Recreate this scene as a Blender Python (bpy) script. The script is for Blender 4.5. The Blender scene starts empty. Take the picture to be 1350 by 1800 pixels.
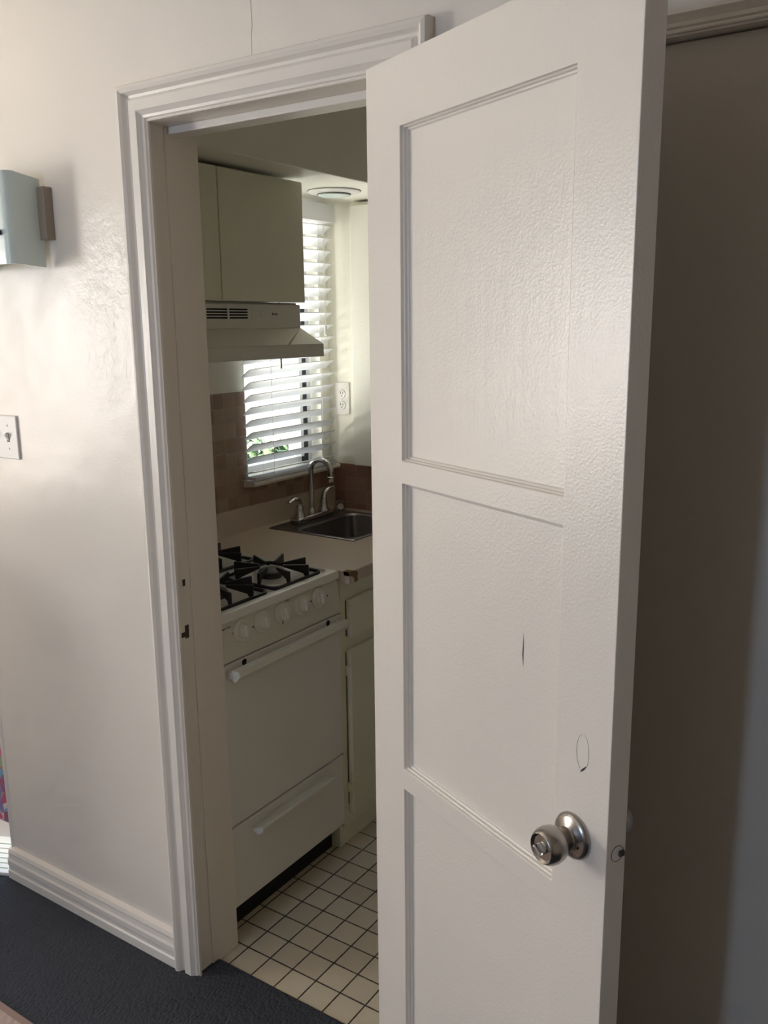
import bpy, bmesh, math, random
from mathutils import Vector, Matrix
random.seed(7)
C = bpy.context.scene.collection
S = bpy.context.scene

# ------------------------------------------------------------------ camera
F_PX = 1554.36                      # focal length in pixels of the 1350x1800 frame
yaw, pit, rol = [math.radians(a) for a in (33.77, -11.95, -0.6445)]
fw = Vector((-math.sin(yaw)*math.cos(pit), math.cos(yaw)*math.cos(pit), math.sin(pit)))
r0 = Vector((math.cos(yaw), math.sin(yaw), 0)); u0 = r0.cross(fw)
rt = r0*math.cos(rol) + u0*math.sin(rol); up = -r0*math.sin(rol) + u0*math.cos(rol)
cd = bpy.data.cameras.new('camera'); cam = bpy.data.objects.new('camera', cd); C.objects.link(cam)
m = Matrix.Identity(4)
for i in range(3):
    m[i][0] = rt[i]; m[i][1] = up[i]; m[i][2] = -fw[i]; m[i][3] = (1.5548, -1.3601, 1.6154)[i]
cam.matrix_world = m
cd.sensor_fit = 'VERTICAL'; cd.sensor_height = 24; cd.lens = F_PX/1800*24; cd.clip_start = 0.02
S.camera = cam

# ------------------------------------------------------------------ light and exposure
W = bpy.data.worlds.new('sky'); S.world = W; W.use_nodes = True
nt = W.node_tree; nt.nodes.clear()
wo = nt.nodes.new('ShaderNodeOutputWorld'); wb = nt.nodes.new('ShaderNodeBackground')
tc = nt.nodes.new('ShaderNodeTexCoord'); sx = nt.nodes.new('ShaderNodeSeparateXYZ'); cr = nt.nodes.new('ShaderNodeValToRGB')
nt.links.new(tc.outputs['Generated'], sx.inputs[0]); nt.links.new(sx.outputs['Z'], cr.inputs[0])
nt.links.new(cr.outputs[0], wb.inputs[0]); nt.links.new(wb.outputs[0], wo.inputs[0])
e = cr.color_ramp.elements
e[0].position = 0.0; e[0].color = (1.0, 0.93, 0.84, 1)
e[1].position = 0.6; e[1].color = (0.62, 0.78, 1.0, 1)
wb.inputs[1].default_value = 3.3

def area(name, loc, rot, sx_, sy_, power=0, col=(1, 1, 1), portal=False):
    l = bpy.data.lights.new(name, 'AREA'); l.shape = 'RECTANGLE'; l.size = sx_; l.size_y = sy_
    l.energy = power; l.color = col
    if portal: l.cycles.is_portal = True
    o = bpy.data.objects.new(name, l); C.objects.link(o); o.location = loc; o.rotation_euler = rot
    return o
H = math.pi/2
area('portal_patio', (-1.17, 0.10, 1.02), (-H, 0, 0), 0.88, 2.0, portal=True)
area('daylight_sky', (-2.70, -2.10, 1.62), (0, -H-math.radians(36), 0), 0.90, 0.38, 38.0, (1.0, .97, .93))
area('daylight_ground', (-2.72, -1.70, 1.05), (0, -H-math.radians(50), 0), 0.74, 1.05, 11.0, (1.0, .84, .72))
kd = area('daylight_kitchen', (-1.38, 0.42, 0.60), (0, 0, 0), 0.60, 0.60, 52.0, (1.0, .95, .86))
kd.rotation_euler = Vector((-.74, -.70, -.85)).to_track_quat('Z', 'Y').to_euler()
kd = area('daylight_kitchen_low', (-1.55, 1.06, 0.30), (0, 0, 0), 0.60, 0.60, 85.0, (1.0, .97, .93))
kd.rotation_euler = Vector((-.80, -.10, -1.15)).to_track_quat('Z', 'Y').to_euler()
area('daylight_rear', (0.10, -3.97, 1.72), (H, 0, 0), 0.22, 0.62, 24.0, (.45, .66, 1.0))
area('portal_kitchen', (-0.70, 1.13, 1.56), (0, -H, 0), 0.96, 0.44, portal=True)
sun = bpy.data.lights.new('sun', 'SUN'); sun.energy = 26.0; sun.angle = 0.01; sun.color = (1, .93, .82)
so = bpy.data.objects.new('sun', sun); C.objects.link(so)
so.rotation_euler = Vector((0.30, -0.28, 0.9)).to_track_quat('Z', 'Y').to_euler()

S.view_settings.view_transform = 'Standard'; S.view_settings.look = 'None'
S.view_settings.exposure = 0.0; S.view_settings.gamma = 1.0; S.view_settings.use_curve_mapping = False
S.cycles.use_denoising = True
S.cycles.max_bounces = 10; S.cycles.diffuse_bounces = 7
S.cycles.sample_clamp_indirect = 10

# ------------------------------------------------------------------ materials
def N(nt, t, **k):
    n = nt.nodes.new(t)
    for a, b in k.items(): setattr(n, a, b)
    return n
def mat(name, col, rough=.5, metal=0., bump=None, spec=None, trans=0., emit=None, coat=0.):
    m = bpy.data.materials.new(name); m.use_nodes = True; nt = m.node_tree; b = nt.nodes['Principled BSDF']
    b.inputs['Base Color'].default_value = (*col, 1); b.inputs['Roughness'].default_value = rough
    b.inputs['Metallic'].default_value = metal
    if spec is not None: b.inputs['Specular IOR Level'].default_value = spec
    if trans: b.inputs['Transmission Weight'].default_value = trans
    if coat: b.inputs['Coat Weight'].default_value = coat
    if bump:                                    # list of (scale, strength, stretch xyz)
        tc = N(nt, 'ShaderNodeTexCoord'); prev = None
        for sc, st, strch in bump:
            mp = N(nt, 'ShaderNodeMapping'); mp.inputs['Scale'].default_value = strch
            nz = N(nt, 'ShaderNodeTexNoise'); nz.inputs['Scale'].default_value = sc; nz.inputs['Detail'].default_value = 3
            bp = N(nt, 'ShaderNodeBump'); bp.inputs['Strength'].default_value = 1.0; bp.inputs['Distance'].default_value = st
            nt.links.new(tc.outputs['Object'], mp.inputs[0]); nt.links.new(mp.outputs[0], nz.inputs['Vector'])
            nt.links.new(nz.outputs['Fac'], bp.inputs['Height'])
            if prev: nt.links.new(prev.outputs[0], bp.inputs['Normal'])
            prev = bp
        nt.links.new(prev.outputs[0], b.inputs['Normal'])
    return m

def wall_mat():                                 # glossy old paint with a lumpy patched area by the doorway
    m = bpy.data.materials.new('wall_paint'); m.use_nodes = True; nt = m.node_tree; b = nt.nodes['Principled BSDF']
    b.inputs['Base Color'].default_value = (.80, .748, .675, 1); b.inputs['Roughness'].default_value = .30
    tc = N(nt, 'ShaderNodeTexCoord')
    n1 = N(nt, 'ShaderNodeTexNoise'); n1.inputs['Scale'].default_value = 260; n1.inputs['Detail'].default_value = 2
    n2 = N(nt, 'ShaderNodeTexNoise'); n2.inputs['Scale'].default_value = 5; n2.inputs['Detail'].default_value = 2
    n3 = N(nt, 'ShaderNodeTexNoise'); n3.inputs['Scale'].default_value = 46; n3.inputs['Detail'].default_value = 8
    n3.inputs['Distortion'].default_value = .5
    g = N(nt, 'ShaderNodeNewGeometry'); vs = N(nt, 'ShaderNodeVectorMath', operation='SUBTRACT'); vs.inputs[1].default_value = (-.10, 0, 1.66)
    vm = N(nt, 'ShaderNodeVectorMath', operation='MULTIPLY'); vm.inputs[1].default_value = (7.5, 0, 3.6)
    vl = N(nt, 'ShaderNodeVectorMath', operation='LENGTH')
    rmp = N(nt, 'ShaderNodeMapRange'); rmp.inputs[1].default_value = .55; rmp.inputs[2].default_value = 1.15; rmp.inputs[3].default_value = 1; rmp.inputs[4].default_value = 0
    nt.links.new(g.outputs['Position'], vs.inputs[0]); nt.links.new(vs.outputs[0], vm.inputs[0]); nt.links.new(vm.outputs[0], vl.inputs[0])
    nt.links.new(vl.outputs['Value'], rmp.inputs[0])
    mu = N(nt, 'ShaderNodeMath', operation='MULTIPLY')
    for n in (n1, n2, n3): nt.links.new(tc.outputs['Object'], n.inputs['Vector'])
    nt.links.new(n3.outputs['Fac'], mu.inputs[0]); nt.links.new(rmp.outputs[0], mu.inputs[1])
    prev = None
    for src, dist in ((n1.outputs['Fac'], .00025), (n2.outputs['Fac'], .008), (mu.outputs[0], .0017)):
        bp = N(nt, 'ShaderNodeBump'); bp.inputs['Distance'].default_value = dist; nt.links.new(src, bp.inputs['Height'])
        if prev: nt.links.new(prev.outputs[0], bp.inputs['Normal'])
        prev = bp
    nt.links.new(prev.outputs[0], b.inputs['Normal'])
    return m

def grid_mat(name, plane, origin, size, grout_w, tile_a, tile_b, grout, rough, bumpd):
    """square tiles: plane = the two world axes used, origin/size in metres; colour varies tile by tile"""
    m = bpy.data.materials.new(name); m.use_nodes = True; nt = m.node_tree; b = nt.nodes['Principled BSDF']
    g = N(nt, 'ShaderNodeNewGeometry'); sp = N(nt, 'ShaderNodeSeparateXYZ'); nt.links.new(g.outputs['Position'], sp.inputs[0])
    fr, fl = [], []
    for ax, o in zip(plane, origin):
        a = N(nt, 'ShaderNodeMath', operation='SUBTRACT'); a.inputs[1].default_value = o; nt.links.new(sp.outputs[ax], a.inputs[0])
        d = N(nt, 'ShaderNodeMath', operation='DIVIDE'); d.inputs[1].default_value = size; nt.links.new(a.outputs[0], d.inputs[0])
        f = N(nt, 'ShaderNodeMath', operation='FLOOR'); nt.links.new(d.outputs[0], f.inputs[0])
        p = N(nt, 'ShaderNodeMath', operation='PINGPONG'); p.inputs[1].default_value = .5; nt.links.new(d.outputs[0], p.inputs[0])
        fr.append(p); fl.append(f)
    mn = N(nt, 'ShaderNodeMath', operation='MINIMUM'); nt.links.new(fr[0].outputs[0], mn.inputs[0]); nt.links.new(fr[1].outputs[0], mn.inputs[1])
    wob = N(nt, 'ShaderNodeTexNoise'); wob.inputs['Scale'].default_value = 60; nt.links.new(g.outputs['Position'], wob.inputs['Vector'])
    ad = N(nt, 'ShaderNodeMath', operation='MULTIPLY_ADD'); ad.inputs[1].default_value = .022; nt.links.new(wob.outputs['Fac'], ad.inputs[0]); nt.links.new(mn.outputs[0], ad.inputs[2])
    mr = N(nt, 'ShaderNodeMapRange'); gw = grout_w/size/2
    mr.inputs[1].default_value = gw + .006; mr.inputs[2].default_value = gw + .02; nt.links.new(ad.outputs[0], mr.inputs[0])
    cv = N(nt, 'ShaderNodeCombineXYZ'); nt.links.new(fl[0].outputs[0], cv.inputs[0]); nt.links.new(fl[1].outputs[0], cv.inputs[1])
    wn = N(nt, 'ShaderNodeTexWhiteNoise'); nt.links.new(cv.outputs[0], wn.inputs['Vector'])
    nz = N(nt, 'ShaderNodeTexNoise'); nz.inputs['Scale'].default_value = 25; nz.inputs['Detail'].default_value = 6; nt.links.new(g.outputs['Position'], nz.inputs['Vector'])
    av = N(nt, 'ShaderNodeMath', operation='MULTIPLY_ADD'); av.inputs[1].default_value = .45; nt.links.new(nz.outputs['Fac'], av.inputs[0])
    hf = N(nt, 'ShaderNodeMath', operation='MULTIPLY'); hf.inputs[1].default_value = .7; nt.links.new(wn.outputs['Value'], hf.inputs[0]); nt.links.new(hf.outputs[0], av.inputs[2])
    mt = N(nt, 'ShaderNodeMix', data_type='RGBA'); mt.inputs['A'].default_value = (*tile_a, 1); mt.inputs['B'].default_value = (*tile_b, 1); nt.links.new(av.outputs[0], mt.inputs['Factor'])
    mg = N(nt, 'ShaderNodeMix', data_type='RGBA'); mg.inputs['A'].default_value = (*grout, 1); nt.links.new(mt.outputs['Result'], mg.inputs['B']); nt.links.new(mr.outputs[0], mg.inputs['Factor'])
    nt.links.new(mg.outputs['Result'], b.inputs['Base Color']); b.inputs['Roughness'].default_value = rough
    bp = N(nt, 'ShaderNodeBump'); bp.inputs['Distance'].default_value = bumpd; nt.links.new(mr.outputs[0], bp.inputs['Height'])
    b2 = N(nt, 'ShaderNodeBump'); b2.inputs['Distance'].default_value = bumpd*.6; nt.links.new(nz.outputs['Fac'], b2.inputs['Height']); nt.links.new(bp.outputs[0], b2.inputs['Normal'])
    nt.links.new(b2.outputs[0], b.inputs['Normal'])
    return m

def carpet_mat(name, ca, cb, sc=150):
    m = bpy.data.materials.new(name); m.use_nodes = True; nt = m.node_tree; b = nt.nodes['Principled BSDF']
    tc = N(nt, 'ShaderNodeTexCoord'); v = N(nt, 'ShaderNodeTexVoronoi'); v.inputs['Scale'].default_value = sc
    mp = N(nt, 'ShaderNodeMapping'); mp.inputs['Scale'].default_value = (1, .6, 1); mp.inputs['Rotation'].default_value = (0, 0, .3)
    nt.links.new(tc.outputs['Object'], mp.inputs[0]); nt.links.new(mp.outputs[0], v.inputs['Vector'])
    nz = N(nt, 'ShaderNodeTexNoise'); nz.inputs['Scale'].default_value = 420; nz.inputs['Detail'].default_value = 3; nt.links.new(tc.outputs['Object'], nz.inputs['Vector'])
    mx = N(nt, 'ShaderNodeMix', data_type='RGBA'); mx.inputs['A'].default_value = (*ca, 1); mx.inputs['B'].default_value = (*cb, 1)
    nt.links.new(nz.outputs['Fac'], mx.inputs['Factor']); nt.links.new(mx.outputs['Result'], b.inputs['Base Color'])
    b.inputs['Roughness'].default_value = .95; b.inputs['Specular IOR Level'].default_value = .1
    bp = N(nt, 'ShaderNodeBump'); bp.invert = True; bp.inputs['Distance'].default_value = .004; nt.links.new(v.outputs['Distance'], bp.inputs['Height'])
    nt.links.new(bp.outputs[0], b.inputs['Normal'])
    return m

def patch_mat(name, cols, scale):                # multicoloured printed or leafy surface
    m = bpy.data.materials.new(name); m.use_nodes = True; nt = m.node_tree; b = nt.nodes['Principled BSDF']
    tc = N(nt, 'ShaderNodeTexCoord'); v = N(nt, 'ShaderNodeTexVoronoi'); v.inputs['Scale'].default_value = scale
    nt.links.new(tc.outputs['Object'], v.inputs['Vector'])
    cr = N(nt, 'ShaderNodeValToRGB'); cr.color_ramp.interpolation = 'CONSTANT'
    sp = N(nt, 'ShaderNodeSeparateColor'); nt.links.new(v.outputs['Color'], sp.inputs[0]); nt.links.new(sp.outputs[0], cr.inputs[0])
    el = cr.color_ramp.elements
    while len(el) < len(cols): el.new(.5)
    for i, c in enumerate(cols): el[i].position = i/len(cols); el[i].color = (*c, 1)
    nt.links.new(cr.outputs[0], b.inputs['Base Color']); b.inputs['Roughness'].default_value = .8
    return m

M = {}
M['wall'] = wall_mat()
M['trim'] = mat('trim_paint', (.80, .752, .685), .33, bump=[(90, .0006, (1, 1, .25)), (14, .0012, (1, 1, .5))])
M['door'] = mat('door_paint', (.80, .748, .675), .27, bump=[(230, .0005, (1, 1, 1)), (60, .0004, (1, 1, .12))])
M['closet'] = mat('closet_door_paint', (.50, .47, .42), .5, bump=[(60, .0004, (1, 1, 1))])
M['kwall'] = mat('kitchen_wall_paint', (.82, .80, .72), .38, bump=[(70, .0008, (1, 1, 1))])
M['kcab'] = mat('cabinet_paint', (.74, .73, .58), .42, bump=[(70, .0005, (1, 1, .3))])
M['ceil'] = mat('ceiling_paint', (.66, .60, .52), .7)
M['wall2'] = mat('tan_wall_paint', (.42, .37, .31), .6)
M['enamel'] = mat('white_enamel', (.78, .77, .73), .22)
M['enamel2'] = mat('cream_enamel', (.70, .69, .60), .3)
M['knobw'] = mat('knob_plastic', (.74, .73, .66), .35)
M['tan'] = mat('tan_metal', (.30, .25, .20), .5)
M['dark'] = mat('dark_gap', (.01, .01, .01), .8)
M['iron'] = mat('cast_iron', (.012, .012, .013), .5, bump=[(300, .0003, (1, 1, 1))])
M['burner'] = mat('burner_aluminium', (.09, .085, .08), .5, .6)
M['chrome'] = mat('chrome', (.62, .62, .62), .12, 1.)
M['steel'] = mat('stainless_steel', (.42, .41, .40), .28, 1., bump=[(200, .0002, (1, 12, 1))])
M['sinksteel'] = mat('brushed_sink_steel', (.26, .25, .25), .30, 1., bump=[(200, .0002, (1, 12, 1))])
M['nickel'] = mat('satin_nickel', (.42, .39, .36), .27, 1.)
M['lam'] = mat('laminate', (.56, .46, .37), .36, bump=[(200, .0002, (1, 1, 1))])
M['wood'] = mat('raw_particleboard', (.20, .12, .06), .9, bump=[(120, .002, (1, 1, 1))])
M['plastic'] = mat('white_plastic', (.78, .76, .73), .35)
M['brown'] = mat('brown_mark', (.06, .04, .03), .8)
M['alu'] = mat('white_window_frame', (.75, .76, .78), .4)
M['gasket'] = mat('dark_window_channel', (.03, .035, .045), .5)
M['glass'] = mat('window_glass', (1, 1, 1), .0, trans=1.)
g_ = M['glass'].node_tree; g_.nodes.clear()
go = N(g_, 'ShaderNodeOutputMaterial'); gm = N(g_, 'ShaderNodeMixShader'); gt = N(g_, 'ShaderNodeBsdfTransparent'); gg = N(g_, 'ShaderNodeBsdfGlossy'); gg.inputs['Roughness'].default_value = .01
gt.inputs[0].default_value = (.95, .97, .96, 1)
gm.inputs[0].default_value = .07; g_.links.new(gt.outputs[0], gm.inputs[1]); g_.links.new(gg.outputs[0], gm.inputs[2]); g_.links.new(gm.outputs[0], go.inputs[0])
M['frost'] = mat('frosted_glass', (.62, .72, .70), .22, bump=[(40, .0004, (1, 1, 1))])
M['floor_tile'] = grid_mat('kitchen_floor_tile', ('X', 'Y'), (.174, .1468), .0756, .0034, (.70, .62, .48), (.56, .48, .36), (.035, .028, .02), .38, .0012)
M['bs_w'] = grid_mat('backsplash_tile_west', ('Y', 'Z'), (.9109, 1.3975), .0508, .003, (.26, .15, .11), (.42, .31, .22), (.40, .31, .25), .45, .0015)
M['bs_n'] = grid_mat('backsplash_tile_north', ('X', 'Z'), (-.52, 1.0872), .0508, .003, (.27, .14, .11), (.40, .26, .20), (.38, .27, .22), .45, .0015)
M['carpet'] = carpet_mat('carpet', (.036, .040, .048), (.076, .082, .096))
M['rug'] = carpet_mat('rug', (.42, .31, .27), (.52, .42, .37), 90)
M['rugb'] = mat('rug_border', (.30, .21, .18), .9)
M['cloth'] = patch_mat('printed_cloth', [(.34, .05, .13), (.28, .32, .25), (.15, .12, .28), (.33, .31, .33), (.10, .22, .36), (.20, .24, .16), (.20, .05, .11)], 30)
M['paper'] = mat('paper', (.85, .85, .84), .6)
M['ink'] = mat('ink', (.25, .35, .25), .7)
M['concrete'] = mat('concrete', (.55, .53, .50), .9)
M['stucco'] = mat('stucco', (.80, .76, .68), .9)
M['leaf'] = patch_mat('leaf', [(.045, .10, .035), (.08, .14, .05), (.03, .075, .05), (.11, .15, .08)], 14)
M['text'] = mat('print_dark', (.05, .045, .04), .6)
M['red'] = mat('print_red', (.35, .06, .04), .6)
M['slat'] = mat('blind_slat', (.84, .84, .84), .4)
nt = M['slat'].node_tree
tl = N(nt, 'ShaderNodeBsdfTranslucent'); tl.inputs[0].default_value = (.85, .86, .9, 1); mxs = N(nt, 'ShaderNodeMixShader'); mxs.inputs[0].default_value = .22
nt.links.new(nt.nodes['Principled BSDF'].outputs[0], mxs.inputs[1]); nt.links.new(tl.outputs[0], mxs.inputs[2]); nt.links.new(mxs.outputs[0], nt.nodes['Material Output'].inputs[0])

# ------------------------------------------------------------------ mesh helpers
def BM(): return bmesh.new()
def box(bm, x0, x1, y0, y1, z0, z1, bev=0, seg=2):
    b = bmesh.new()
    vs = [b.verts.new((x, y, z)) for x in (x0, x1) for y in (y0, y1) for z in (z0, z1)]
    for f in ((0, 1, 3, 2), (4, 6, 7, 5), (0, 4, 5, 1), (2, 3, 7, 6), (0, 2, 6, 4), (1, 5, 7, 3)): b.faces.new([vs[i] for i in f])
    if bev: bmesh.ops.bevel(b, geom=b.edges[:], offset=bev, segments=seg, affect='EDGES', profile=.5)
    merge(bm, b)
def merge(bm, b, mtx=None):
    if mtx is not None: b.transform(mtx)
    me = bpy.data.meshes.new('t'); b.to_mesh(me); b.free(); bm.from_mesh(me); bpy.data.meshes.remove(me)
def prism(bm, poly, axis, a, c):
    """poly: 2D points in the other two axes (cyclic order), extruded along axis from a to c"""
    b = bmesh.new()
    def P(p, t): return {'x': (t, p[0], p[1]), 'y': (p[0], t, p[1]), 'z': (p[0], p[1], t)}[axis]
    A = [b.verts.new(P(p, a)) for p in poly]; B = [b.verts.new(P(p, c)) for p in poly]; n = len(poly)
    b.faces.new(A[::-1]); b.faces.new(B)
    for i in range(n): b.faces.new((A[i], A[(i+1) % n], B[(i+1) % n], B[i]))
    bmesh.ops.recalc_face_normals(b, faces=b.faces[:]); merge(bm, b)
def lathe(bm, prof, mtx=Matrix.Identity(4), n=40):
    """prof: (r, h) pairs around local z"""
    b = bmesh.new(); rings = []
    for r, h in prof:
        if r < 1e-6: rings.append([b.verts.new((0, 0, h))])
        else: rings.append([b.verts.new((r*math.cos(2*math.pi*i/n), r*math.sin(2*math.pi*i/n), h)) for i in range(n)])
    for p, q in zip(rings, rings[1:]):
        for i in range(n):
            j = (i+1) % n
            if len(p) == 1 and len(q) == 1: continue
            if len(p) == 1: b.faces.new((p[0], q[i], q[j]))
            elif len(q) == 1: b.faces.new((p[i], q[0], p[j]))
            else: b.faces.new((p[i], q[i], q[j], p[j]))
    bmesh.ops.recalc_face_normals(b, faces=b.faces[:]); merge(bm, b, mtx)
def tube(bm, pts, rad, n=14, caps=True):
    b = bmesh.new(); pts = [Vector(p) for p in pts]; k = len(pts)
    rads = rad if isinstance(rad, (list, tuple)) else [rad]*k
    rings = []; ref = Vector((0, 0, 1))
    for i, p in enumerate(pts):
        t = (pts[min(i+1, k-1)] - pts[max(i-1, 0)]).normalized()
        if abs(t.dot(ref)) > .95: ref = Vector((0, 1, 0)) if abs(t.y) < .9 else Vector((1, 0, 0))
        a = (ref - t*ref.dot(t)).normalized(); c = t.cross(a); ref = a
        rr = rads[i] if isinstance(rads[i], tuple) else (rads[i], rads[i])
        rings.append([b.verts.new(p + a*rr[0]*math.cos(2*math.pi*j/n) + c*rr[1]*math.sin(2*math.pi*j/n)) for j in range(n)])
    for p, q in zip(rings, rings[1:]):
        for j in range(n): b.faces.new((p[j], p[(j+1) % n], q[(j+1) % n], q[j]))
    if caps: b.faces.new(rings[0][::-1]); b.faces.new(rings[-1])
    bmesh.ops.recalc_face_normals(b, faces=b.faces[:]); merge(bm, b)
def smooth_path(pts, k=6):
    """Catmull-Rom through pts"""
    P = [Vector(p) for p in pts]; P = [P[0]*2 - P[1]] + P + [P[-1]*2 - P[-2]]; out = []
    for i in range(1, len(P)-2):
        for s in range(k):
            t = s/k; a, b, c, d = P[i-1:i+3]
            out.append(.5*((2*b) + (c-a)*t + (2*a-5*b+4*c-d)*t*t + (3*b-a-3*c+d)*t**3))
    out.append(P[-2]); return out
WLOC = {}
def obj(name, bm, m, parent=None, smooth=False, local=False):
    me = bpy.data.meshes.new(name)
    if parent is not None and not local:
        bm.transform(Matrix.Translation(-WLOC[parent.name]))
    base = Vector((0, 0, 0))
    if parent is None:
        xs = [v.co for v in bm.verts]
        base = Vector(((min(v.x for v in xs)+max(v.x for v in xs))/2, (min(v.y for v in xs)+max(v.y for v in xs))/2, min(v.z for v in xs)))
        bm.transform(Matrix.Translation(-base))
    bm.to_mesh(me); bm.free()
    me.materials.append(m if not isinstance(m, str) else M[m])
    o = bpy.data.objects.new(name, me); C.objects.link(o)
    if parent is None: o.location = base; WLOC[o.name] = base
    else: o.parent = parent; WLOC[o.name] = WLOC.get(parent.name, Vector())
    if smooth:
        for p in me.polygons: p.use_smooth = True
        me.set_sharp_from_angle(angle=math.radians(38))
    return o
def thing(name, label, cat, loc, group=None, kind=None):
    o = bpy.data.objects.new(name, None); C.objects.link(o); o.location = loc; o.empty_display_size = .05
    WLOC[o.name] = Vector(loc)
    if label: o['label'] = label
    if cat: o['category'] = cat
    if group: o['group'] = group
    if kind: o['kind'] = kind
    return o
def tag(o, label, cat, group=None, kind=None):
    o['label'] = label; o['category'] = cat
    if group: o['group'] = group
    if kind: o['kind'] = kind
    return o
def struct(name, bm, m, parent=None, label=None, **k):
    o = obj(name, bm, m, parent, **k)
    if parent is None: o['kind'] = 'structure'
    if label: o['label'] = label
    return o
def bevel_mod(o, w=.0015, seg=2):
    b = o.modifiers.new('bevel', 'BEVEL'); b.width = w; b.segments = seg; b.limit_method = 'ANGLE'; b.angle_limit = math.radians(40)
    return o

# ------------------------------------------------------------------ the setting
X0, YK, ZS = -.540, 1.4046, 2.0538        # kitchen window wall, far wall, soffit underside
XL, XJ, XR, ZO = -.708, .064, .680, 2.0305  # outside corner, left jamb, right jamb, head
ZC = 2.46; CX0, CX1, CH = 1.02, 1.86, 2.011
bm = BM()
for a, b, z0, z1 in ((-2.60, -1.62, 0, ZC), (-1.62, XL, 2.03, ZC), (XL, XJ-.02, 0, ZC), (XJ-.02, XR+.02, ZO+.02, ZC), (XR+.02, CX0, 0, ZC), (CX0, CX1, CH, ZC), (CX1, 3.2, 0, ZC)):
    box(bm, a, b, 0, .1406, z0, z1)
struct('wall_north', bm, 'wall', label='off-white glossy wall around the kitchen doorway')
bm = BM(); box(bm, -2.60, 3.2, -4.0, .0656, -.05, .006); struct('floor_carpet', bm, 'carpet', label='dark grey-blue looped carpet')
bm = BM(); box(bm, XL, 1.9, .0656, YK+.1, -.05, 0); struct('floor_kitchen', bm, 'floor_tile', label='cream square tiles with dark grout')
bm = BM(); box(bm, -2.72, 3.3, -4.1, .1406, ZC, ZC+.12); box(bm, XL, 3.3, .1406, YK+.2, ZC, ZC+.12); struct('ceiling', bm, 'ceil')
bm = BM()                                              # outside wall of the living room, entrance opening next to the corner
WX = -2.60
box(bm, WX-.12, WX, -4.0, -2.42, 0, ZC); box(bm, WX-.12, WX, -1.14, .1406, 0, ZC); box(bm, WX-.12, WX, -2.42, -1.14, 0, .66); box(bm, WX-.12, WX, -2.42, -1.14, 2.14, ZC)
struct('wall_west', bm, 'wall2')
bm = BM()
box(bm, -2.72, -.09, -4.12, -4.0, 0, ZC); box(bm, .29, 3.2, -4.12, -4.0, 0, ZC); box(bm, -.09, .29, -4.12, -4.0, 0, 1.38); box(bm, -.09, .29, -4.12, -4.0, 2.06, ZC)
struct('wall_south', bm, 'wall2')
bm = BM(); box(bm, 3.2, 3.32, -4.12, .15, 0, ZC); struct('wall_east', bm, 'wall2')
bm = BM(); box(bm, -1.06, -.96, -.62, 0, 0, 1.10); struct('shade_blocker', bm, 'wall2')  # unseen partition, added to keep window light off the lower left wall
# kitchen shell
WY0, WY1, WZ0, WZ1 = .920, 1.345, 1.090, 2.035
bm = BM()
box(bm, XL, X0, .1406, WY0, 0, ZC); box(bm, XL, X0, WY1, YK+.12, 0, ZC); box(bm, XL, X0, WY0, WY1, 0, WZ0); box(bm, XL, X0, WY0, WY1, WZ1, ZC)
struct('wall_kitchen_west', bm, 'kwall')
bm = BM(); box(bm, X0, 1.9, YK, YK+.12, 0, ZC); struct('wall_kitchen_north', bm, 'kwall')
bm = BM(); box(bm, 1.78, 1.9, .1406, YK, 0, ZC); struct('wall_kitchen_east', bm, 'kwall')
bm = BM(); box(bm, X0, -.1134, .1406, YK, ZS, ZC); bevel_mod(struct('soffit', bm, 'kwall', label='boxed soffit above the kitchen cabinets'), .003)
# cabinet soffit front hangs to its edge
# backsplash tile
bm = BM(); box(bm, X0, X0+.006, .1406, WY0-.009, .9, 1.3975); box(bm, X0, X0+.006, WY0-.009, YK, .9, 1.066)
struct('backsplash_west', bm, 'bs_w', label='brown square tiles on the window wall')
bm = BM(); box(bm, X0+.006, 1.78, YK-.006, YK, .9, 1.0872)
struct('backsplash_north', bm, 'bs_n', label='dark brown square tiles on the far wall')

# door casing: profile as (distance inwards from outer edge, projection from the wall)
PROF = [(0, 0), (0, .018), (.003, .024), (.010, .026), (.016, .022), (.021, .013), (.026, .011), (.029, .015), (.033, .018), (.053, .018), (.056, .015), (.062, .010), (.067, .0085), (.069, .004), (.071, .004), (.0725, .0065), (.0740, .0055), (.0745, 0)]
def casing(bm, x0, x1, zt, zb=0.004, prof=PROF):
    """sweeps the profile up the left side, across the head and down the right side, mitred"""
    b = bmesh.new(); rings = []
    for k in range(4):
        ring = []
        for d, p in prof:
            if k == 0: c = (x0+d, -p, zb)
            if k == 1: c = (x0+d, -p, zt-d)
            if k == 2: c = (x1-d, -p, zt-d)
            if k == 3: c = (x1-d, -p, zb)
            ring.append(b.verts.new(c))
        rings.append(ring)
    for p, q in zip(rings, rings[1:]):
        for i in range(len(prof)-1): b.faces.new((p[i], p[i+1], q[i+1], q[i]))
    b.faces.new(rings[0]); b.faces.new(rings[-1][::-1])
    bmesh.ops.recalc_face_normals(b, faces=b.faces[:]); merge(bm, b)
bm = BM(); casing(bm, 0.0, .754, 2.1050)
struct('trim_1', bm, 'trim', label='white moulded casing around the kitchen doorway')
bm = BM()                                              # jamb lining with its stop
box(bm, XJ-.02, XJ, 0, .1406, 0, ZO+.02); box(bm, XR, XR+.02, 0, .1406, 0, ZO+.02); box(bm, XJ, XR, 0, .1406, ZO, ZO+.02)
box(bm, XJ, XJ+.004, .046, .1400, 0, ZO, .0012); box(bm, XR-.010, XR, .046, .1400, 0, ZO, .002)
box(bm, XJ+.004, XR-.010, .052, .100, ZO-.016, ZO, .0025)
jam = struct('trim_2', bm, 'trim', label='white painted door jamb with worn strike')
bm = BM(); box(bm, XJ-.002, XJ+.0006, .010, .022, .902, .914); box(bm, XJ-.002, XJ+.0006, .022, .034, .897, .929)
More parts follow.
